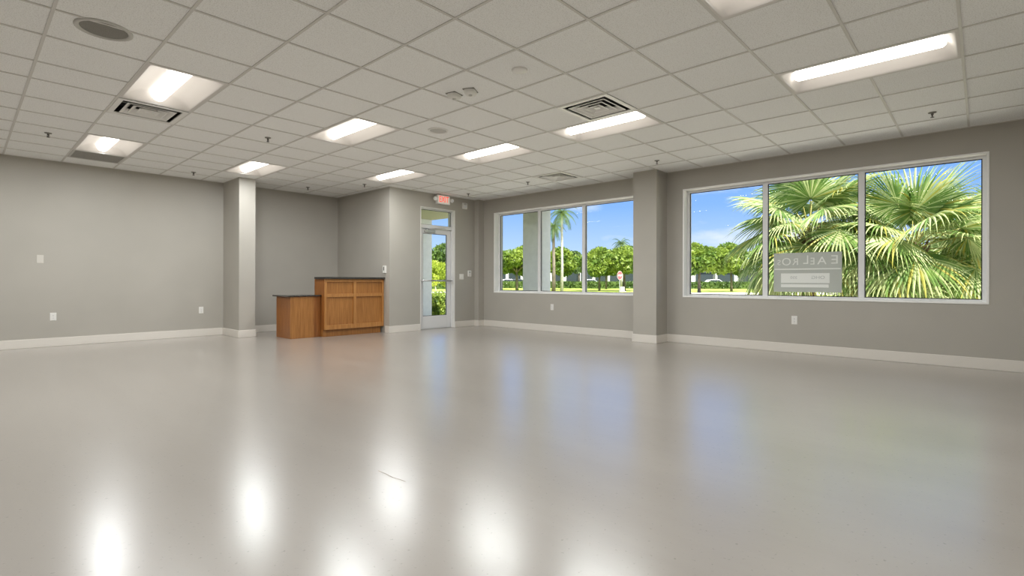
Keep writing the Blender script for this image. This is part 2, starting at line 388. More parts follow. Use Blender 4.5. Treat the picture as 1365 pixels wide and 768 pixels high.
for (i, j) in lights:
    y0, y1 = gy(j), gy(j + 2)
    t = thing('ceiling_light', LL[(i, j)], 'ceiling light', (gx(i + .5), (y0 + y1) / 2, H), 0, 'recessed ceiling lights')
    sy = (y1 - y0 - 2 * B - .002) / 1.155
    for src in (pme, lme):
        c = src.copy(); C.objects.link(c); c.parent = t; c.scale = (1, sy, 1)
    la = bpy.data.lights.new('lamp', 'AREA'); la.shape = 'RECTANGLE'; la.size = .092; la.size_y = .95; la.energy = LPOW; la.color = (.955, .985, 1.0)
    lo = bpy.data.objects.new('lamp', la); C.objects.link(lo); lo.parent = t; lo.location = (0, 0, .008)
bpy.data.objects.remove(pme); bpy.data.objects.remove(lme)

# louvred square diffusers
def make_vent(name, label, group, x, y):
    t = thing(name, label, 'air vent', (x, y, H), 0, group)
    hs = T / 2 - B - .001
    bm = bmesh.new()
    def ring(bm, o, i, zo, zi, th=.003):
        # a square frustum sheet from half-size o at zo to half-size i at zi
        q = lambda r, z: [bm.verts.new((sx * r, sy * r, z)) for sx, sy in ((-1, -1), (1, -1), (1, 1), (-1, 1))]
        a, b, c, d = q(o, zo), q(i, zi), q(i, zi + th), q(o, zo + th)
        for k in range(4):
            k2 = (k + 1) % 4
            bm.faces.new([a[k], b[k], b[k2], a[k2]]); bm.faces.new([d[k], d[k2], c[k2], c[k]])
            bm.faces.new([a[k], a[k2], d[k2], d[k]]); bm.faces.new([b[k], c[k], c[k2], b[k2]])
    ring(bm, hs, hs - .045, -.004, -.004, .006); ring(bm, hs - .030, hs - .045, .002, .004)
    obj('frame', bm, M['white'], t)
    bm = bmesh.new(); bx(bm, -hs, hs, -hs, hs, .09, .10)
    for s in (-1, 1): bx(bm, s * hs, s * (hs - .004), -hs, hs, .003, .09); bx(bm, -hs + .004, hs - .004, s * hs, s * (hs - .004), .003, .09)
    obj('duct_box', bm, M['dark'], t)
    for r in (.208, .148, .088):
        bm = bmesh.new(); ring(bm, r, r - .010, -.006, -.006, .004); ring(bm, r - .010, r - .056, -.005, .034, .003)
        obj('louvre', bm, M['white'], t)
    bm = bmesh.new()
    bx(bm, -.026, .026, -.026, .026, .0, .004); bx(bm, -hs + .06, hs - .06, -.004, .004, .045, .055); bx(bm, -.004, .004, -.004, .004, .004, .05)
    obj('centre_plate', bm, M['white'], t)
    return t
def cellc(i, j): return gx(i + .5), (gy(j) + gy(j + 1)) / 2
make_vent('air_vent', 'square louvred ceiling vent beside the large light at the upper left', 'louvred ceiling vents', *cellc(-3, 7))
make_vent('air_vent', 'large square louvred ceiling vent touching a recessed light, right of centre', 'louvred ceiling vents', *cellc(2, 1))
make_vent('air_vent', 'small-looking square louvred ceiling vent near the window wall above the left window', 'louvred ceiling vents', *cellc(6, 5))
x, y = cellc(-3, 12)
t = thing('return_grille', 'flat perforated grey return air grille in the ceiling by the left wall', 'air vent', (x, y, H))
hs = T / 2 - B - .002; bm = bmesh.new()
bx(bm, -hs, hs, -hs, -hs + .025, -.003, .02); bx(bm, -hs, hs, hs - .025, hs, -.003, .02)
bx(bm, -hs, -hs + .025, -hs + .025, hs - .025, -.003, .02); bx(bm, hs - .025, hs, -hs + .025, hs - .025, -.003, .02)
obj('frame', bm, M['grille_w'], t)
bm = bmesh.new(); bx(bm, -hs + .025, hs - .025, -hs + .025, hs - .025, .002, .012); obj('perforated_plate', bm, M['perf'], t)

# round ceiling devices
def raised(i, j): return X0 + i * T, Y0 + j * T
x, y = raised(-3.55, 4.22)
t = thing('ceiling_speaker', 'large round ceiling speaker with dark grey grille at the upper left', 'speaker', (x, y, H + .006))
bm = bmesh.new(); lathe(bm, [(.165, 0), (.164, -.008), (.155, -.011), (.140, -.010), (.134, -.002), (.134, 0)]); obj('rim', bm, M['grille_w'], t)
bm = bmesh.new(); lathe(bm, [(.135, -.003), (.10, -.006), (0, -.008)]); obj('grille', bm, M['grille'], t)
x, y = raised(1.52, 4.46)
t = thing('ceiling_speaker', 'round ceiling speaker with thin white rim and pale grille near the centre of the ceiling', 'speaker', (x, y, H + .006))
bm = bmesh.new(); lathe(bm, [(.118, 0), (.117, -.010), (.110, -.012), (.10, -.010), (.097, -.002), (.097, 0)]); obj('rim', bm, M['white'], t)
bm = bmesh.new(); lathe(bm, [(.098, -.003), (0, -.005)]); obj('grille', bm, M['grille_w'], t)
x, y = raised(.49, 1.45)
t = thing('smoke_detector', 'flat round white cover plate on the ceiling left of the large louvred vent', 'detector', (x, y, H + .006))
bm = bmesh.new(); lathe(bm, [(.062, 0), (.062, -.010), (.056, -.015), (0, -.017)]); obj('cover', bm, M['white'], t)
bm = bmesh.new(); lathe(bm, [(.066, 0), (.066, -.003), (.060, -.004)]); obj('base_ring', bm, M['tbar'], t)
def sensor(label, x, y, rz):
    t = thing('ceiling_sensor', label, 'sensor', (x, y, H + .006), rz, 'pair of ceiling sensors')
    bm = bmesh.new(); n = 24
    prof = [(1, 0), (1, -.022), (.93, -.034), (.72, -.042), (0, -.044)]; rings = []
    for s, z in prof:
        if s == 0: rings.append([bm.verts.new((0, 0, z))]); continue
        ring = []
        for k in range(n):
            a = 2 * PI * k / n; c, d = math.cos(a), math.sin(a); e = (abs(c) ** 4 + abs(d) ** 4) ** -.25
            ring.append(bm.verts.new((.062 * s * c * e, .052 * s * d * e, z)))
        rings.append(ring)
    for a, b in zip(rings, rings[1:]):
        for k in range(n):
            k2 = (k + 1) % n
            bm.faces.new([a[k], a[k2], b[0]] if len(b) == 1 else [a[k], a[k2], b[k2], b[k]]).smooth = True
    obj('cover', bm, M['plastic'], t)
    bm = bmesh.new(); bx(bm, -.066, .066, -.056, .056, -.006, 0); obj('mounting_plate', bm, M['grille'], t, bevel=.003)
    bm = bmesh.new(); lathe(bm, [(.018, -.042), (.016, -.050), (0, -.054)], seg=16); obj('sensing_eye', bm, M['grille_w'], t)
sensor('left box of the paired white ceiling sensors near the middle of the ceiling', X0 + .49 * T, Y0 + 2.80 * T, .2)
sensor('right box of the paired white ceiling sensors near the middle of the ceiling', X0 + .55 * T, Y0 + 2.50 * T, .5)
SP = [((-3.50, 10.23), 'ceiling sprinkler farthest left, between the left wall and the upper left vent'),
      ((-.46, 12.22), 'ceiling sprinkler close to the left wall, left of the narrow column'),
      ((-.47, 7.38), 'ceiling sprinkler between two lights, in front of the light above the narrow column'),
      ((2.59, 12.07), 'ceiling sprinkler over the alcove, the one nearer the column'),
      ((3.50, 10.34), 'ceiling sprinkler over the alcove, beside the light near the exit sign'),
      ((6.57, 2.51), 'ceiling sprinkler above the grey column between the windows'),
      ((6.50, 6.51), 'ceiling sprinkler beside the vent above the left window'),
      ((6.51, -2.55), 'ceiling sprinkler above the right window with the palms'),
      ((6.69, 9.27), 'ceiling sprinkler right of the exit sign, near the corner')]
for (i, j), lab in SP:
    x, y = raised(i, j)
    t = thing('fire_sprinkler', lab, 'sprinkler', (x, y, H + .006), .4, 'pendant ceiling sprinklers')
    bm = bmesh.new(); lathe(bm, [(.036, 0), (.034, -.006), (.016, -.010), (.012, -.012)], seg=20); obj('escutcheon', bm, M['grille'], t)
    bm = bmesh.new(); lathe(bm, [(.012, -.010), (.011, -.026), (.006, -.028), (.004, -.05)], seg=12)
    for s in (-1, 1): tube(bm, [(s * .010, 0, -.024), (s * .014, 0, -.036), (s * .003, 0, -.050)], .0025, 6)
    obj('frame', bm, M['brass'], t)
    bm = bmesh.new(); lathe(bm, [(0, -.050), (.017, -.050), (.017, -.053), (0, -.053)], seg=16); obj('deflector', bm, M['brass'], t)

# ------------------------------------------------------------------ windows
def window(name, y0, y1, mulls):
    r = sempty(name, (XW, (y0 + y1) / 2, WZ0)); cy = (y0 + y1) / 2
    def P(n, bm, m, **k): 
        for v in bm.verts: v.co -= Vector((XW, cy, WZ0))
        return obj(n, bm, m, r, **k)
    xf = XW + .12; fd = .07
    bm = bmesh.new()   # painted reveal lining with a thin bead round the opening
    e = .008
    bx(bm, XW - .006, xf, y0 - .012, y0 + e, WZ0 - .012, WZ1 + .012); bx(bm, XW - .006, xf, y1 - e, y1 + .012, WZ0 - .012, WZ1 + .012)
    bx(bm, XW - .006, xf, y0 + e, y1 - e, WZ1 - e, WZ1 + .012); bx(bm, XW - .010, xf, y0 + e, y1 - e, WZ0 - .012, WZ0 + e)
    P('reveal_lining', bm, M['trimwhite'])
    bm = bmesh.new(); fw = .042; a, b, c, d = y0 + .002, y1 - .002, WZ0 + .002, WZ1 - .002
    bx(bm, xf, xf + fd, a, a + fw, c, d); bx(bm, xf, xf + fd, b - fw, b, c, d)
    bx(bm, xf, xf + fd, a + fw, b - fw, c, c + .032); bx(bm, xf, xf + fd, a + fw, b - fw, d - .036, d)
    P('frame', bm, M['alu'], bevel=.003)
    edges = [a + fw] + sorted(mulls) + [b - fw]
    for m_ in mulls:
        bm = bmesh.new(); bx(bm, xf - .004, xf + fd, m_ - .033, m_ + .033, c + .032, d - .036); P('mullion', bm, M['alu'], bevel=.003)
    ga = a + fw
    for k, m_ in enumerate(sorted(mulls) + [None]):
        gb = (m_ - .033) if m_ is not None else b - fw
        z0, z1 = c + .032, d - .036
        bm = bmesh.new(); bx(bm, xf + .030, xf + .036, ga, gb, z0, z1); P('pane', bm, M['glass'])
        bm = bmesh.new(); g = .010
        bx(bm, xf + .022, xf + .029, ga, ga + g, z0, z1); bx(bm, xf + .022, xf + .029, gb - g, gb, z0, z1)
        bx(bm, xf + .022, xf + .029, ga + g, gb - g, z0, z0 + g); bx(bm, xf + .022, xf + .029, ga + g, gb - g, z1 - g, z1)
        P('gasket', bm, M['gasket'])
        if m_ is not None: ga = m_ + .033
    return r
window('window_1', *W1, [2.295, 1.141]); window('window_2', *W2, [6.51, 5.44])

# ------------------------------------------------------------------ entrance door
r = sempty('door_1', (DX0, YD, 0)); o3 = Vector((DX0, YD, 0))
def D(n, bm, m, par=None, **k):
    for v in bm.verts: v.co -= o3
    return obj(n, bm, m, par or r, **k)
YF = YD + .10; fd = .055
bm = bmesh.new()
bx(bm, DX0 + .002, DX0 + .05, YF - .03, YF + .08, 0, DZ - .002); bx(bm, DX1 - .030, DX1 - .002, YF - .03, YF + .08, 0, DZ - .002)
bx(bm, DX0 + .05, DX1 - .030, YF - .03, YF + .08, DZ - .032, DZ - .002); bx(bm, DX0 + .05, DX1 - .030, YF - .035, YF + .08, 2.026, 2.098)
D('door_frame', bm, M['alu'], bevel=.003)
bm = bmesh.new(); bx(bm, DX1 - .012, DX1 + .004, YD - .004, YF - .03, 0, DZ + .004); bx(bm, DX0 - .004, DX0 + .012, YD - .004, YF - .03, 0, DZ + .004); bx(bm, DX0 + .012, DX1 - .012, YD - .004, YF - .03, DZ - .012, DZ + .004)
D('reveal_lining', bm, M['white'])
L0, L1, LT = DX0 + .054, DX1 - .036, 2.02; G0, G1, GZ0, GZ1 = 6.268, 6.885, .263, 1.926
bm = bmesh.new()
bx(bm, L0, G0, YF, YF + .045, .008, LT); bx(bm, G1, L1, YF, YF + .045, .008, LT); bx(bm, G0, G1, YF, YF + .045, .008, GZ0); bx(bm, G0, G1, YF, YF + .045, GZ1, LT)
leaf = D('door_leaf', bm, M['alu'], bevel=.003)
def frame_ring(n, x0, x1, z0, z1, yy, par):
    bm = bmesh.new(); g = .009
    bx(bm, x0, x0 + g, yy, yy + .008, z0, z1); bx(bm, x1 - g, x1, yy, yy + .008, z0, z1); bx(bm, x0 + g, x1 - g, yy, yy + .008, z0, z0 + g); bx(bm, x0 + g, x1 - g, yy, yy + .008, z1 - g, z1)
    return D(n, bm, M['gasket'], par)
frame_ring('gasket', G0, G1, GZ0, GZ1, YF + .010, leaf)
bm = bmesh.new(); bx(bm, G0, G1, YF + .020, YF + .026, GZ0, GZ1); D('pane', bm, M['glass'], leaf)
frame_ring('gasket', DX0 + .05, DX1 - .030, 2.098, DZ - .032, YF + .005, None)
bm = bmesh.new(); bx(bm, DX0 + .05, DX1 - .030, YF + .015, YF + .021, 2.098, DZ - .032); D('transom_pane', bm, M['glass'])
bm = bmesh.new(); zb = .975
tube(bm, [(L0 - .01, YF - .075, zb), (L1 - .02, YF - .075, zb)], .014, 12)
for xx in (L0 + .035, L1 - .045): tube(bm, [(xx, YF - .075, zb), (xx, YF, zb)], .010, 8)
D('push_bar', bm, M['steel'])
bm = bmesh.new(); bx(bm, L0 + .10, L0 + .36, YF - .05, YF, 1.945, 1.995); D('door_closer', bm, M['grey_alu'], bevel=.006)
bm = bmesh.new(); tube(bm, [(L0 + .13, YF - .045, 2.0), (L0 + .40, YF - .15, 2.035), (L0 + .62, YF - .035, 2.06)], .008, 8); tube(bm, [(L0 + .13, YF - .045, 1.985), (L0 + .13, YF - .045, 2.01)], .018, 10)
D('closer_arm', bm, M['steel'])
bm = bmesh.new(); bx(bm, DX0 + .05, DX1 - .03, YF - .03, YF + .08, 0, .007); D('threshold', bm, M['grey_alu'])

# ------------------------------------------------------------------ wall devices
def outlet(label, pos, facing):
    rz = {'x': PI / 2, 'y': 0}[facing]      # built facing -Y, turned to face -X
    t = thing('wall_outlet', label, 'outlet', pos, -PI / 2 if facing == 'x' else 0, 'white wall outlets')
    bm = bmesh.new(); bx(bm, -.036, .036, -.006, 0, -.058, .058); obj('cover_plate', bm, M['plastic'], t, bevel=.003)
    for s in (-1, 1):
        bm = bmesh.new(); tube(bm, [(0, -.006, s * .020), (0, -.009, s * .020)], .0165, 18); s_ = obj('socket', bm, M['white'], t)
        bm = bmesh.new()
        for dx in (-.006, .006): bx(bm, dx - .0012, dx + .0012, -.0096, -.0088, s * .020 - .003, s * .020 + .005)
        bx(bm, -.002, .002, -.0096, -.0088, s * .020 - .011, s * .020 - .007); obj('slots', bm, M['slot'], s_)
    bm = bmesh.new(); tube(bm, [(0, -.006, 0), (0, -.008, 0)], .003, 8); obj('screw', bm, M['steel'], t)
outlet('white duplex outlet low on the window wall under the right window', (XW, 1.884, .445), 'x')
outlet('white duplex outlet low on the window wall under the left window', (XW, 6.085, .47), 'x')
outlet('white duplex outlet low on the left wall, the one farther from the column', (.93, YL, .435), 'y')
outlet('white duplex outlet low on the left wall close to the narrow column', (2.856, YL, .453), 'y')
t = thing('blank_plate', 'blank wall plate painted wall grey, high on the left wall', 'wall plate', (.789, YL + .002, 1.275))
bm = bmesh.new(); bx(bm, -.038, .038, -.006, 0, -.06, .06); obj('cover_plate', bm, M['plate'], t, bevel=.003)
for z in (-.04, .04):
    bm = bmesh.new(); tube(bm, [(0, -.006, z), (0, -.008, z)], .004, 8); obj('screw', bm, M['plate'], t)
t = thing('light_switch', 'white double light switch on the wall right of the glass door', 'light switch', (7.20, YD, 1.06))
bm = bmesh.new(); bx(bm, -.060, .060, -.006, 0, -.058, .058); obj('cover_plate', bm, M['plastic'], t, bevel=.003)
for s in (-1, 1):
    bm = bmesh.new(); bx(bm, s * .024 - .016, s * .024 + .016, -.010, -.005, -.033, .033); obj('rocker', bm, M['white'], t, bevel=.002)
t = thing('keypad', 'small white alarm keypad at the corner right of the light switch', 'keypad', (7.42, YD + .002, 1.13))
bm = bmesh.new(); bx(bm, -.045, .045, -.028, 0, -.065, .065); obj('housing', bm, M['white'], t, bevel=.006)
bm = bmesh.new(); bx(bm, -.030, .020, -.030, -.027, .010, .045); obj('display', bm, M['grey_alu'], t)
bm = bmesh.new()
for a in range(3):
    for b in range(3): bx(bm, -.030 + a * .018, -.018 + a * .018, -.031, -.027, -.050 + b * .018, -.040 + b * .018)
obj('buttons', bm, M['plate'], t)
t = thing('fire_alarm_strobe', 'white fire alarm strobe high on the wall right of the exit sign', 'fire alarm', (7.275, YD + .002, 2.562))
bm = bmesh.new(); bx(bm, -.065, .065, -.035, 0, -.065, .065); obj('housing', bm, M['white'], t, bevel=.010)
bm = bmesh.new(); bx(bm, -.03, .03, -.055, -.034, -.035, .005); obj('lens', bm, M['clear'], t, bevel=.008)
bm = bmesh.new()
for k in range(4): bx(bm, -.04, .04, -.037, -.034, .025 + k * .008, .028 + k * .008)
obj('sounder_slots', bm, M['grille'], t)
t = thing('thermostat', 'beige wall thermostat with a dark slot, beside the tall counter on the alcove wall', 'thermostat', (XA + .002, 8.245, 1.185), -PI / 2)
bm = bmesh.new(); bx(bm, -.045, .045, -.028, 0, -.068, .068); obj('housing', bm, M['plastic'], t, bevel=.005)
bm = bmesh.new(); bx(bm, -.018, .004, -.030, -.026, -.02, .05); obj('display', bm, M['black'], t)
t = thing('exit_sign', 'red lettered exit sign with two emergency lamp heads over the glass door', 'exit sign', (6.655, YD, 2.615))
bm = bmesh.new(); bx(bm, -.165, .165, -.075, -.01, -.092, .092); bx(bm, -.06, .06, -.01, 0, -.05, .05); obj('housing', bm, M['plastic'], t, bevel=.006)
bm = bmesh.new(); bx(bm, -.145, .145, -.078, -.074, -.075, .075); obj('face', bm, M['exit_face'], t)
text_mesh('EXIT', .17, .002, 'lettering', M['exit_red'], t, Matrix.Translation((0, -.080, 0)) @ Matrix.Rotation(PI / 2, 4, 'X') @ Matrix.Scale(.72, 4, (1, 0, 0)))
for s, nm in ((-1, 'left'), (1, 'right')):
    bm = bmesh.new(); tube(bm, [(s * .165, -.045, .02), (s * .185, -.050, .02)], .015, 10); tube(bm, [(s * .215, -.02, .015), (s * .215, -.055, .008), (s * .215, -.085, .0)], [.022, .040, .042], 16)
    hd = obj('lamp_head', bm, M['plastic'], t); bm = bmesh.new(); tube(bm, [(s * .215, -.085, 0), (s * .215, -.088, -.001)], .036, 16); obj('lens', bm, M['clear'], hd)

# ------------------------------------------------------------------ reception counter (two cabinets)
CX0, CX1, CYF, CYB, CZ0, CZ1 = 4.245, XA - .004, 8.28, 8.66, .122, 1.0
t = thing('reception_cabinet', 'tall oak reception cabinet with four recessed panels and dark granite top', 'cabinet', (CX0, CYF, 0))
def K(n, dims, m, par=t, org=(CX0, CYF, 0), bevel=0):
    bm = bmesh.new()
    for d in (dims if isinstance(dims, list) else [dims]): bx(bm, d[0] - org[0], d[1] - org[0], d[2] - org[1], d[3] - org[1], d[4] - org[2], d[5] - org[2])
    return obj(n, bm, m, par, bevel=bevel)
K('body', (CX0 + .002, CX1, CYF + .036, CYB, CZ0, CZ1), M['oak_shaded'])
K('toe_kick', (CX0 + .002, CX1 - .03, CYF + .065, CYB, 0, CZ0), M['oak'])
pf = CYF + .030
xs_ = [(CX0, 4.282), (4.787, 4.845), (5.375, CX1)]
st = [(a, b, CYF, pf, CZ0, CZ1) for a, b in xs_]
for a, b in ((4.282, 4.787), (4.845, 5.375)):
    st += [(a, b, CYF, pf, CZ0, .200), (a, b, CYF, pf, .684, .743), (a, b, CYF, pf, .946, CZ1)]
K('face_frame', st, M['oak_frame'], bevel=.002)
for a, b in ((4.282, 4.787), (4.845, 5.375)):
    for z0, z1 in ((.200, .684), (.743, .946)):
        K('panel', (a, b, pf - .006, pf + .004, z0, z1), M['oak'])
K('worktop', (CX0 - .03, XA - .002, CYF - .045, CYB - .05, CZ1 + .001, CZ1 + .036), M['granite'], bevel=.006)
org = (3.715, 8.42, 0)
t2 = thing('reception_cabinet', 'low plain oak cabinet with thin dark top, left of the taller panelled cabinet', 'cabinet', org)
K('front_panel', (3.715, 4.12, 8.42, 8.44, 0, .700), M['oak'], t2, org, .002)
K('end_panel', (3.715, 3.735, 8.441, 8.97, 0, .700), M['oak_shaded'], t2, org, .002)
K('shaded_filler', (4.12, CX0 - .002, 8.435, 8.455, 0, .700), M['oak_shaded'], t2, org)  # darker strip paints the shade next to the tall cabinet
K('back_panel', (3.736, CX0 - .002, 8.95, 8.97, 0, .700), M['oak_shaded'], t2, org)
K('worktop', (3.665, CX0 - .002, 8.395, 9.02, .701, .724), M['granite'], t2, org, .005)

# ------------------------------------------------------------------ window lease sign
SX = XW + .12 + .0365
t = thing('window_sign', 'grey banner sign lettered in mirror image, fixed in the window in front of the palms', 'sign', (SX, 1.775, .827))
hw, hh = .415, .545
bm = bmesh.new(); bx(bm, 0, .003, -hw, hw, 0, hh); obj('banner', bm, M['vinyl'], t)
bm = bmesh.new(); bx(bm, -.002, 0, -hw + .012, hw - .012, .310, .327); obj('dividing_strip', bm, M['vinyl_light'], t)
bm = bmesh.new(); bx(bm, -.002, 0, -.275, .32, .125, .260); obj('upper_label', bm, M['vinyl_light'], t)
bm = bmesh.new(); bx(bm, -.002, 0, -.265, .32, .065, .108); obj('lower_label', bm, M['vinyl_light'], t)
# readable from outside (+X); seen mirrored from the room.  local text x -> world +y when read from +X
def ext(s, size, z, yc, name, m, sx=1.0):
    mw = Matrix(((0, 0, 1, -.0014 if size > .08 else -.003), (1, 0, 0, yc), (0, 1, 0, z), (0, 0, 0, 1))) @ Matrix.Scale(sx, 4, (1, 0, 0))
    return text_mesh(s, size, .0008, name, m, t, mw)
# lettering as it reads from the street: E AEL ROS, seen from behind here
ext('E', .165, .435, -.335, 'letter', M['vinyl_light'], 1.15); ext('A', .150, .425, -.185, 'letter', M['vinyl_light'], 1.1); ext('E', .135, .420, -.075, 'letter', M['vinyl_light'], .9)
ext('L', .170, .440, .005, 'letter', M['vinyl_light'], .9); ext('R', .135, .418, .135, 'letter', M['vinyl_light']); ext('O', .150, .418, .250, 'letter', M['vinyl_light'])
ext('S', .105, .410, .345, 'letter', M['vinyl_light'])
ext('OHG', .06, .200, -.14, 'small_lettering', M['vinyl_ink'], 1.2); ext('350', .05, .200, .155, 'small_lettering', M['vinyl_ink'], 1.2)

# ------------------------------------------------------------------ outside
YAW = math.radians(42.696)
def spot(px, depth):       # a place on the ground along a bearing from the room's viewpoint
    rr = (px - 682.5) / 679.2 * depth
    return depth * math.cos(YAW) + rr * math.sin(YAW), depth * math.sin(YAW) - rr * math.cos(YAW)
GZ = -.12
def flat(name, pts, z0, z1, m):
    bm = bmesh.new(); a = [bm.verts.new((x, y, z0)) for x, y in pts]; b = [bm.verts.new((x, y, z1)) for x, y in pts]; n = len(pts)
    bm.faces.new(a[::-1]); bm.faces.new(b)
    for k in range(n): bm.faces.new([a[k], a[(k + 1) % n], b[(k + 1) % n], b[k]])
    bmesh.ops.recalc_face_normals(bm, faces=bm.faces[:])
    return struct(name, bm, m)
def fr(d, r):   # depth, right offset -> world
    return d * math.cos(YAW) + r * math.sin(YAW), d * math.sin(YAW) - r * math.cos(YAW)
flat('ground_lawn', [fr(-60, -220), fr(-60, 220), fr(300, 220), fr(300, -220)], -.6, -.20, M['grass'])
bm = bmesh.new(); bx(bm, XW + .26, 11.8, -14, YD + .22, -.19, GZ); bx(bm, XA + .2, 11.8, YD + .22, 12.2, -.19, GZ); struct('ground_walkway', bm, M['concrete'])
flat('ground_road', [fr(44, -120), fr(44, 130), fr(50.5, 130), fr(50.5, -120)], -.19, -.13, M['concrete'])
flat('ground_parking', [fr(86, -120), fr(86, 130), fr(100, 130), fr(100, -120)], -.19, -.15, M['asphalt'])
bm = bmesh.new(); bx(bm, 14.6, 30, -22, 10.5, -.19, -.14); bx(bm, XA + .25, 30, 15.2, 19.5, -.19, -.15); struct('ground_drive_bounce', bm, M['concrete'])  # window-side slab is unseen, added pale to bounce sunlight indoors
bm = bmesh.new(); bx(bm, 11.8, 14.6, -14, 12.2, -.19, -.15); struct('ground_planting_bed', bm, M['mulch'])
# porch: soffit canopy and two square columns
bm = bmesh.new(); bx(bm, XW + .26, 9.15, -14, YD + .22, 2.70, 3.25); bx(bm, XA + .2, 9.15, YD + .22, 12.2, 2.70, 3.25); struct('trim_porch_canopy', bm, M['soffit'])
for y in (7.21, 11.5): 
    bm = bmesh.new(); bx(bm, 8.70, 9.10, y, y + .48, GZ, 2.70); struct('wall_porch_column_' + ('window' if y < 8 else 'door'), bm, M['column'])

# fan palms ----------------------------------------------------------
def frond(rnd, az, el, L, R, droop, nseg=50, span=2.45):
    bm = bmesh.new(); d0 = Vector((math.cos(az) * math.cos(el), math.sin(az) * math.cos(el), math.sin(el)))
    side = Vector((-math.sin(az), math.cos(az), 0)); pts = []; p = Vector((0, 0, 0)); d = d0.copy()
    for k in range(7):
        pts.append(p.copy()); p = p + d * (L / 6); d = (d + Vector((0, 0, -.055 - droop * .10))).normalized()
    tube(bm, pts, [.017, .014, .012, .011, .010, .009, .007], 6, mi=3)
    tip = pts[-1]; nrm = side.cross(d).normalized()
    # costa: the blade curls back a little
    roll = rnd.uniform(-.5, .5); side2 = (side * math.cos(roll) + nrm * math.sin(roll)).normalized()
    nr2 = side2.cross(d).normalized()
    step = 2 * span / nseg
    for k in range(nseg + 1):
        th = -span + k * step; w = .78 + .22 * math.cos(th * .9)
        ln = R * w * rnd.uniform(.9, 1.06)
        dr = (d * math.cos(th) + side2 * math.sin(th) + nr2 * (.10 + .16 * abs(math.sin(th)))).normalized()
        q = nr2.cross(dr).normalized()
        base = tip - d * (.0) ; prev = None; dirv = dr.copy(); pos = base.copy(); ts = [0, .18, .36, .52, .68, .84, 1.0]
        mi = 1 if rnd.random() < .38 else (2 if rnd.random() < .14 else 0)
        limp = rnd.uniform(.6, 1.5)
        for a, tt in enumerate(ts):
            if a: pos = pos + dirv * ln * (ts[a] - ts[a - 1])
            if tt > .3:
                dirv = (dirv + Vector((0, 0, -1)) * (droop * limp * (tt - .25) * .95)).normalized()
            wd = ln * tt * math.tan(step / 2) * 1.05 if tt < .45 else ln * .45 * math.tan(step / 2) * 1.05 * (1 - (tt - .45) / .57)
            wd = max(wd, .0012)
            fold = nr2 * wd * .8
            row = [bm.verts.new(pos - q * wd), bm.verts.new(pos - fold), bm.verts.new(pos + q * wd)]
            if prev:
                for s in (0, 1):
                    f = bm.faces.new([prev[s], prev[s + 1], row[s + 1], row[s]]); f.material_index = mi if not (mi == 0 and tt > .8 and rnd.random() < .4) else 1
            prev = row
    return bm
PM = [M['frond'], M['frond_pale'], M['frond_yellow'], M['petiole']]
def fan_palm(label, x, y, zc, trunk_r, seed, n, R, L, skirt=1.0, toward=None):
    rnd = random.Random(seed)
    t = thing('fan_palm', label, 'palm tree', (x, y, GZ - .08), 0, 'fan palms outside the right window')
    base = Vector((0, 0, zc - GZ + .08))
    bm = bmesh.new(); h = base.z
    tube(bm, [(0, 0, 0), (.02, 0, h * .3), (0, .02, h * .7), (0, 0, h - .1), (0, 0, h + .05)], [trunk_r * 1.2, trunk_r, trunk_r, trunk_r * 1.05, trunk_r * .5], 16)
    obj('trunk', bm, M['boot'], t)
    for k in range(30):   # old leaf bases crossing round the head of the trunk
        a = k * 2.4; z = h - .62 + k * .021; bm = bmesh.new()
        dx, dy = math.cos(a), math.sin(a)
        tube(bm, [(dx * trunk_r * .8, dy * trunk_r * .8, z), (dx * (trunk_r + .07), dy * (trunk_r + .07), z + .10), (dx * (trunk_r + .13), dy * (trunk_r + .13), z + .24)], [.045, .03, .008], 5)
        obj('leaf_base', bm, M['boot'], t)
    for k in range(n):
        f = k / (n - 1)                      # 0 youngest upright, 1 oldest hanging
        az = k * 2.39996 + rnd.uniform(-.25, .25)
        el = 1.35 - 1.95 * f ** .9 * skirt + rnd.uniform(-.12, .12)
        o = obj('frond', frond(rnd, az, el, L * rnd.uniform(.85, 1.15), R * rnd.uniform(.9, 1.1), .25 + .55 * f + rnd.uniform(0, .15)), PM, t, loc=base + Vector((0, 0, -.12 * f)))
        if f > .8 and rnd.random() < .5:
            o.data.materials.clear()
            for mm in (M['frond_pale'], M['frond_yellow'], M['frond_yellow'], M['petiole']): o.data.materials.append(mm)
    return t
x, y = spot(1078, 11.3); fan_palm('fan palm behind the mirrored sign, crown filling the middle pane of the right window', x, y, 2.05, .16, 3, 42, 1.12, .95)
x, y = spot(1215, 10.4); fan_palm('fan palm filling the far right pane, brown leaf bases showing at its head', x, y, 1.62, .17, 8, 46, 1.15, .95)
x, y = spot(1325, 12.8); fan_palm('fan palm at the right edge of the right window, mostly cut off by the frame', x, y, 1.9, .16, 21, 34, 1.1, .95)

# leafy trees ---------------------------------------------------------
def leaf_cloud(rnd, blobs, n, size, flat_=.8):
    bm = bmesh.new(); tot = sum(b[3] ** 2 for b in blobs)
    for (cx, cy, cz, R) in blobs:
        for _ in range(int(n * R * R / tot)):
            v = Vector((rnd.gauss(0, 1), rnd.gauss(0, 1), rnd.gauss(0, 1))).normalized() * R * rnd.uniform(.55, 1.08) ** .6
            c = Vector((cx + v.x, cy + v.y, cz + v.z * flat_))
            a = Vector((rnd.gauss(0, 1), rnd.gauss(0, 1), rnd.gauss(0, .7))).normalized(); b = a.orthogonal().normalized()
            b.rotate(Matrix.Rotation(rnd.uniform(0, 6.28), 3, a)); s = size * rnd.uniform(.5, 1.2); cc = a.cross(b)
            bm.faces.new([bm.verts.new(c - b * s), bm.verts.new(c + cc * s * .45), bm.verts.new(c + b * s), bm.verts.new(c - cc * s * .45)])
    return bm
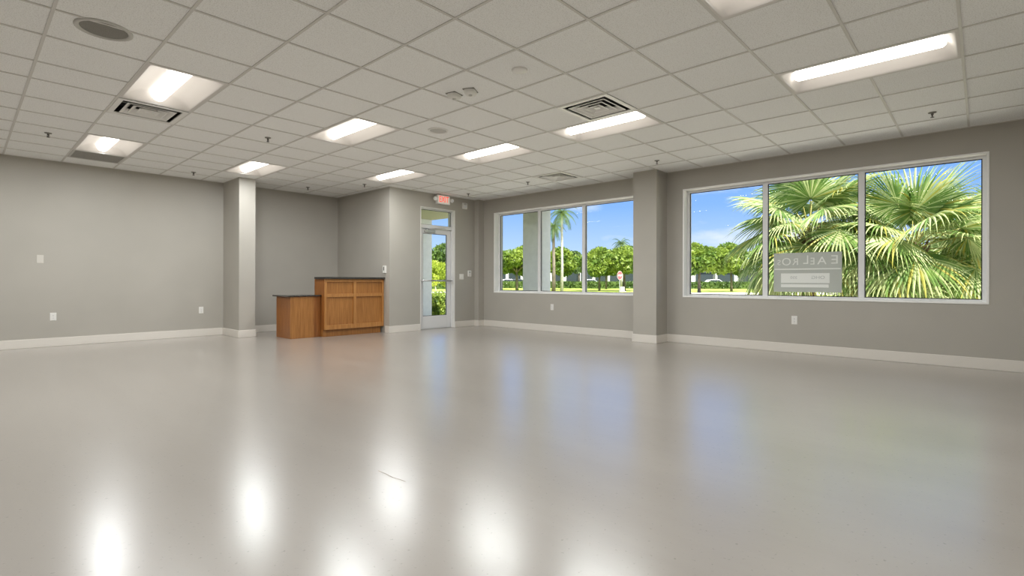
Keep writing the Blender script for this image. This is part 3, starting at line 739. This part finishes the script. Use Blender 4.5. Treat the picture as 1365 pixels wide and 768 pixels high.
def make_tree(rnd, h, r, size, n, m, trunk_r, mb, clear=.32, lean=0):
    """crown and trunk meshes for a tree of height h and crown radius r"""
    blobs = []
    for k in range(11):
        a = k * 2.4; rr = r * (.62 if k < 7 else .3) * rnd.uniform(.8, 1.1); bz = h * (clear + .17 + (.12 if k < 7 else .28)) * rnd.uniform(.82, 1.18)
        blobs.append((rr * math.cos(a) + lean, rr * math.sin(a), min(bz, h - r * .35), r * rnd.uniform(.26, .5)))
    for k in range(9):
        a = rnd.uniform(0, 6.28); rr = r * rnd.uniform(.3, .95); blobs.append((rr * math.cos(a) + lean, rr * math.sin(a), h * rnd.uniform(clear + .12, .95 - .25 * rr / r), r * rnd.uniform(.12, .24)))
    cb = leaf_cloud(rnd, blobs, n, size)
    tb = bmesh.new(); zt = h * (clear + .15)
    tube(tb, [(0, 0, 0), (lean * .3, 0, zt * .5), (lean * .8, .05, zt)], [trunk_r * 1.3, trunk_r, trunk_r * .8], 8)
    for k in range(6):
        bl = blobs[k]; tube(tb, [(lean * .7, .03, zt * .85), ((bl[0] + lean) * .5, bl[1] * .5, (zt + bl[2]) * .5), bl[:3]], [trunk_r * .6, trunk_r * .4, trunk_r * .15], 6)
    return cb, tb
TR = {}
for key, args in {'oak': (7, 6.0, 3.6, .26, 9000, M['leaf'], .16, M['bark']), 'oak2': (12, 6.4, 3.2, .26, 8000, M['leaf'], .14, M['bark']),
                  'dark': (5, 7.0, 3.4, .28, 6500, M['leaf_dark'], .17, M['bark']), 'yel': (9, 4.6, 2.1, .11, 9000, M['leaf_yellow'], .05, M['palm_bark'])}.items():
    rnd = random.Random(args[0]); cb, tb = make_tree(rnd, *args[1:], lean=.5 if key == 'yel' else 0)
    me1 = bpy.data.meshes.new('crown'); cb.to_mesh(me1); cb.free(); me1.materials.append(args[5])
    me2 = bpy.data.meshes.new('trunk'); tb.to_mesh(me2); tb.free(); me2.materials.append(args[7]); TR[key] = (me1, me2)
def tree(key, label, px, depth, s=1.0, rz=0, sz=None, group='trees across the lawn'):
    x, y = spot(px, depth); t = thing('tree', label, 'tree', (x, y, -.20), rz, group)
    t.scale = (s, s, sz or s)
    for n_, me in zip(('crown', 'trunk'), TR[key]):
        o = bpy.data.objects.new(n_, me); C.objects.link(o); o.parent = t
tree('oak', 'rounded green tree seen in the left pane of the left window', 689, 60, .92, .5)
tree('dark', 'tree whose edge shows between the window frame and the left pane tree', 664, 68, .8, 2.5)
tree('oak2', 'leafy tree directly behind the pale palm trunk in the left window', 748, 66, .85, 1.0)
tree('dark', 'darker leafy tree between the pale palm and the second mullion of the left window', 772, 84, .92, 3.3)
tree('oak2', 'bright leafy tree just right of the second mullion of the left window', 799, 60, .80, 4.1)
tree('oak', 'wide bright leafy tree behind the red stop sign', 832, 60, .95, 2.0)
tree('dark', 'dark leafy tree showing lower behind the trees near the stop sign', 808, 74, .7, 1.2)
tree('oak', 'pale leafy tree at the far left of the right window', 932, 50, .88, 3.0)
tree('oak2', 'leafy tree half hidden by the hanging fronds in the right window', 975, 58, .85, .3)
tree('dark', 'leafy tree hidden behind the crown of the palm with the sign', 1075, 62, .9, .3)
tree('oak', 'leafy tree glimpsed between the two big palms', 1150, 56, .9, 5.3)
tree('oak2', 'leafy tree glimpsed behind the palm of the far right pane', 1260, 54, .9, 2.2)
tree('yel', 'small yellow green tree with slanting trunk seen through the glass door', 584, 24, .52, 3.0, group='trees beyond the door')
tree('dark', 'taller dark leafed tree above the yellow green one through the door', 618, 36, .62, .4, group='trees beyond the door')
tree('oak', 'green tree farther off at the left side of the door glass', 574, 52, .66, .9, group='trees beyond the door')

def feather_palm(label, px, depth, h, R, tr, seed, hang=1.0, m=None, tm=None):
    rnd = random.Random(seed); x, y = spot(px, depth)
    t = thing('feather_palm', label, 'palm tree', (x, y, -.20), 0, 'tall feather palms')
    bm = bmesh.new(); tube(bm, [(0, 0, 0), (.03, 0, h * .4), (0, .02, h * .8), (0, 0, h)], [tr * 1.4, tr, tr * .9, tr * .75], 10); obj('trunk', bm, tm or M['palm_bark'], t)
    for k in range(18):
        az = k * 2.4; el = 1.25 - 1.5 * (k / 17) * hang; bm = bmesh.new(); p = Vector((0, 0, h)); d = Vector((math.cos(az) * math.cos(el), math.sin(az) * math.cos(el), math.sin(el)))
        side = Vector((-math.sin(az), math.cos(az), 0)); pts = []
        for q in range(11):
            pts.append(p.copy()); p = p + d * R / 10; d = (d + Vector((0, 0, -.22))).normalized()
        tube(bm, pts, [.022 - .0018 * q for q in range(11)], 5, mi=1)
        for q in range(1, 11):
            for w in range(3):
                c = pts[q].lerp(pts[q - 1], w / 3); ll = R * .24 * math.sin(PI * (q / 11) ** .7) + .05
                for s in (-1, 1):
                    e = c + side * s * ll * .8 + Vector((0, 0, -ll * .55)); w_ = (pts[q] - pts[q - 1]) * .22
                    bm.faces.new([bm.verts.new(c), bm.verts.new(c + w_), bm.verts.new(e)])
        obj('frond', bm, [m or M['leaf_dark'], M['leaf_dark']], t)
feather_palm('tall palm with a straight pale trunk in the middle pane of the left window', 749, 38, 6.25, 1.55, .095, 4, 1.35)
feather_palm('second palm with a thicker trunk close left of the pale trunked one', 738, 44, 5.9, 1.4, .13, 11, 1.6, None, M['bark'])
feather_palm('far palm whose head rises above the trees near the stop sign', 828, 74, 6.6, 1.7, .13, 17, 1.0)

# hedges
def hedge(label, x0, x1, y0, y1, z1, n, size, seed, name='hedge'):
    rnd = random.Random(seed); t = thing(name, label, 'hedge', ((x0 + x1) / 2, (y0 + y1) / 2, -.2))
    bm = bmesh.new(); hx, hy = (x1 - x0) / 2, (y1 - y0) / 2; z1 += .2
    for _ in range(n):
        f = rnd.random(); u, v, w = rnd.uniform(-1, 1), rnd.uniform(-1, 1), rnd.uniform(0, 1)
        if f < .35: w = 1
        elif f < .8: v = -1 if rnd.random() < .75 else 1
        else: u = rnd.choice((-1, 1))
        c = Vector((u * hx + rnd.gauss(0, .05), v * hy + rnd.gauss(0, .05), w * z1 + rnd.gauss(0, .06) - .04))
        a = Vector((rnd.gauss(0, 1), rnd.gauss(0, 1), rnd.gauss(0, 1))).normalized(); b = a.orthogonal().normalized(); b.rotate(Matrix.Rotation(rnd.uniform(0, 6.28), 3, a)); s = size * rnd.uniform(.6, 1.2); cc = a.cross(b)
        bm.faces.new([bm.verts.new(c - b * s), bm.verts.new(c + cc * s * .5), bm.verts.new(c + b * s), bm.verts.new(c - cc * s * .5)])
    obj('leaves', bm, M['hedge'], t)
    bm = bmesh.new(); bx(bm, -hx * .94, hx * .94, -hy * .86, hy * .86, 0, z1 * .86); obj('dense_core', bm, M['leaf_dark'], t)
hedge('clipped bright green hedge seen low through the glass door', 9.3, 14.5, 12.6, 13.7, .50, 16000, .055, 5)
# a long low hedge before the far building
def far_box(r0, r1, d0, d1, z0, z1):
    bm = bmesh.new(); n = [fr(d0, r0), fr(d0, r1), fr(d1, r1), fr(d1, r0)]
    a = [bm.verts.new((x, y, z0)) for x, y in n]; b = [bm.verts.new((x, y, z1)) for x, y in n]
    bm.faces.new(a[::-1]); bm.faces.new(b)
    for k in range(4): bm.faces.new([a[k], a[(k + 1) % 4], b[(k + 1) % 4], b[k]])
    bmesh.ops.recalc_face_normals(bm, faces=bm.faces[:]); return bm
def local(bm, org):
    for v in bm.verts: v.co -= Vector(org)
    return bm
def far_hedge(label, r0, r1, d, h, seed):
    rnd = random.Random(seed); ox, oy = fr(d, (r0 + r1) / 2); t = thing('hedge', label, 'hedge', (ox, oy, -.2))
    bm = bmesh.new()
    for _ in range(int((r1 - r0) * 130)):
        q = fr(d + rnd.uniform(-.7, .7), rnd.uniform(r0, r1)); c = Vector((q[0], q[1], -.2 + rnd.uniform(0, h)))
        a = Vector((rnd.gauss(0, 1), rnd.gauss(0, 1), rnd.gauss(0, 1))).normalized(); b = a.orthogonal().normalized(); s = .2; cc = a.cross(b)
        bm.faces.new([bm.verts.new(c - b * s), bm.verts.new(c + cc * s * .6), bm.verts.new(c + b * s), bm.verts.new(c - cc * s * .6)])
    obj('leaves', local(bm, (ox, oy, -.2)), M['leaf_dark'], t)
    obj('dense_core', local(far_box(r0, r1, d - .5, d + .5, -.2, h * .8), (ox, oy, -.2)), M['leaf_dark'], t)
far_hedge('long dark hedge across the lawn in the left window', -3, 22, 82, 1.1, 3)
far_hedge('dark leafy strip standing in for shade below the trees through the glass door', -26, -7, 72, 2.4, 6)  # leaves put here as the dark shade under the trees
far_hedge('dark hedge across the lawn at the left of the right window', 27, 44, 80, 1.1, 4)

def building(label, r0, r1, d, depth, h, nwin, m=None):
    ox, oy = fr(d, (r0 + r1) / 2); o_ = (ox, oy, -.2); t = thing('building', label, 'building', o_)
    obj('wall', local(far_box(r0, r1, d, d + depth, -.2, h), o_), m or M['farwall'], t)
    obj('roof', local(far_box(r0 - .6, r1 + .6, d - .9, d + depth + .6, h, h + .5), o_), M['roofing'], t)
    w = (r1 - r0) / nwin
    for k in range(nwin):
        a = r0 + w * (k + .10); b = r0 + w * (k + .90)
        fr_ = obj('window', local(far_box(a - .12, b + .12, d - .10, d, .5, h - .55), o_), M['grille_w'], t)
        obj('pane', local(far_box(a, b, d - .14, d - .10, .62, h - .67), o_), M['dglass'], fr_)
        if k % 2 == 0: obj('column', local(far_box(r0 + w * k - .2, r0 + w * k + .2, d - .85, d - .45, -.2, h), o_), M['farwall'], t)
building('long low white building behind the trees in the left window', -4, 26, 106, 10, 3.9, 10)
building('white building behind the tree at the left of the right window', 32, 62, 102, 10, 3.4, 7)

def car(label, r, d, m, rz):
    x, y = fr(d, r); t = thing('car', label, 'car', (x, y, -.15), rz, 'parked cars')
    prof = [(-2.2, .35), (-2.2, .75), (-2.1, .95), (-1.6, 1.0), (-1.0, 1.42), (.5, 1.45), (1.15, 1.0), (2.0, .88), (2.25, .65), (2.25, .35)]
    def ext_(pr, w, dz=0):
        bm = bmesh.new(); a = [bm.verts.new((px, -w, pz)) for px, pz in pr]; b = [bm.verts.new((px, w, pz)) for px, pz in pr]; n = len(pr)
        bm.faces.new(a); bm.faces.new(b[::-1])
        for k in range(n): bm.faces.new([a[k], b[k], b[(k + 1) % n], a[(k + 1) % n]])
        bmesh.ops.recalc_face_normals(bm, faces=bm.faces[:]); return bm
    obj('body', ext_(prof, .86), m, t, bevel=.08)
    obj('side_window', ext_([(-1.35, 1.03), (-.95, 1.36), (.45, 1.38), (.95, 1.03)], .875), M['dglass'], t)
    for wx in (-1.4, 1.4):
        for s in (-1, 1):
            bm = bmesh.new(); tube(bm, [(wx, s * .70, .33), (wx, s * .90, .33)], .33, 16); obj('wheel', bm, M['tyre'], t)
base_rz = YAW - PI / 2
car('dark car parked under the tree in the left pane of the left window', 1.2, 88, M['car_dark'], base_rz)
car('white car parked behind the dark one in the left pane of the left window', -.6, 93, M['car_white'], base_rz + .15)
car('silver car parked beyond the lawn left of the stop sign', 14.2, 92, M['car_silver'], base_rz)
car('white car parked beyond the lawn at the left of the right window', 35.0, 88, M['car_white'], base_rz)

# stop sign
x, y = spot(826, 44); t = thing('stop_sign', 'red octagonal stop sign on a thin post across the lawn', 'road sign', (x, y, -.20))
t.rotation_euler = (0, 0, YAW + math.radians(-90 + 42))   # local -Y faces the room
bm = bmesh.new(); bx(bm, -.03, .03, -.02, .02, 0, 2.05); obj('post', bm, M['galv'], t)
def octo(r, y0, y1):
    bm = bmesh.new(); a = [bm.verts.new((r * math.cos(PI / 8 + k * PI / 4), y0, 1.66 + r * math.sin(PI / 8 + k * PI / 4))) for k in range(8)]
    b = [bm.verts.new((v.co.x, y1, v.co.z)) for v in a]; bm.faces.new(a); bm.faces.new(b[::-1])
    for k in range(8): bm.faces.new([a[k], b[k], b[(k + 1) % 8], a[(k + 1) % 8]])
    bmesh.ops.recalc_face_normals(bm, faces=bm.faces[:]); return bm
obj('border', octo(.39, -.028, -.021), M['signwhite'], t); obj('face', octo(.37, -.032, -.028), M['red'], t)
text_mesh('STOP', .24, .002, 'lettering', M['signwhite'], t, Matrix.Translation((0, -.035, 1.66)) @ Matrix.Rotation(PI / 2, 4, 'X') @ Matrix.Scale(.85, 4, (1, 0, 0)))
x, y = spot(829.5, 56); t = thing('utility_box', 'small pale utility box on the grass by the stop sign', 'utility box', (x, y, -.20), YAW)
bm = bmesh.new(); bx(bm, -.2, .2, -.22, .22, .06, .55); obj('cabinet', bm, M['grille_w'], t, bevel=.03)
bm = bmesh.new(); bx(bm, -.32, .32, -.37, .37, 0, .06); obj('plinth', bm, M['concrete'], t)

# ------------------------------------------------------------------ sky and sun
w = bpy.data.worlds.new('World'); bpy.context.scene.world = w; w.use_nodes = True
N, L = w.node_tree.nodes, w.node_tree.links; N.clear()
out = N.new('ShaderNodeOutputWorld'); bg = N.new('ShaderNodeBackground'); L.new(bg.outputs[0], out.inputs[0])
tc = N.new('ShaderNodeTexCoord'); sep = N.new('ShaderNodeSeparateXYZ'); L.new(tc.outputs['Generated'], sep.inputs[0])
cr = N.new('ShaderNodeValToRGB'); L.new(sep.outputs['Z'], cr.inputs[0]); e = cr.color_ramp.elements
e[0].position = 0; e[0].color = (.66, .78, .98, 1); e[1].position = 1; e[1].color = (1.7, 1.7, 1.7, 1)
for p_, c_ in ((.05, (.50, .68, .98)), (.14, (.25, .47, .96)), (.28, (.15, .36, .90)), (.42, (.5, .66, 1.0)), (.65, (1.3, 1.35, 1.4))):
    q = e.new(p_); q.color = (*c_, 1)
mp = N.new('ShaderNodeMapping'); mp.inputs['Scale'].default_value = (2.2, 2.2, 7); mp.inputs['Location'].default_value = (.3, 1.7, .4); L.new(tc.outputs['Generated'], mp.inputs[0])
nz = N.new('ShaderNodeTexNoise'); nz.inputs['Scale'].default_value = 1.7; nz.inputs['Detail'].default_value = 7; nz.inputs['Roughness'].default_value = .55; L.new(mp.outputs[0], nz.inputs['Vector'])
cl = N.new('ShaderNodeMapRange'); cl.inputs['From Min'].default_value = .53; cl.inputs['From Max'].default_value = .72; cl.inputs['To Max'].default_value = .9; L.new(nz.outputs['Fac'], cl.inputs['Value'])
mx = N.new('ShaderNodeMix'); mx.data_type = 'RGBA'; L.new(cl.outputs[0], mx.inputs[0]); L.new(cr.outputs[0], mx.inputs[6]); mx.inputs[7].default_value = (.92, .94, 1.0, 1)
L.new(mx.outputs[2], bg.inputs[0]); bg.inputs[1].default_value = .82
s = bpy.data.lights.new('sun', 'SUN'); s.energy = 10; s.angle = .01; s.color = (1, .95, .86)
so = bpy.data.objects.new('sun', s); C.objects.link(so); so.rotation_euler = Vector((.28, .60, -.85)).to_track_quat('-Z', 'Y').to_euler(); so.location = (0, 0, 30)

# ------------------------------------------------------------------ camera and render look
cam = bpy.data.cameras.new('camera'); co = bpy.data.objects.new('camera', cam); C.objects.link(co)
cam.sensor_width = 36; cam.lens = 679.219 / 1365 * 36; cam.clip_start = .05; cam.clip_end = 600
cam.shift_y = -(384 - 374.533) / 1365
f = Vector((math.cos(YAW), math.sin(YAW), 0))
q = f.to_track_quat('-Z', 'Y'); co.rotation_mode = 'QUATERNION'
co.rotation_quaternion = q @ Matrix.Rotation(math.radians(.1156), 3, 'Z').to_quaternion()
co.location = (0, 0, .9736)
sc = bpy.context.scene; sc.camera = co
sc.view_settings.view_transform = 'Standard'; sc.view_settings.look = 'None'; sc.view_settings.gamma = 1; sc.view_settings.use_curve_mapping = False
sc.view_settings.exposure = .5
sc.cycles.use_denoising = True
sc.cycles.max_bounces = 10; sc.cycles.diffuse_bounces = 6; sc.cycles.transparent_max_bounces = 16; sc.cycles.caustics_reflective = False; sc.cycles.caustics_refractive = False
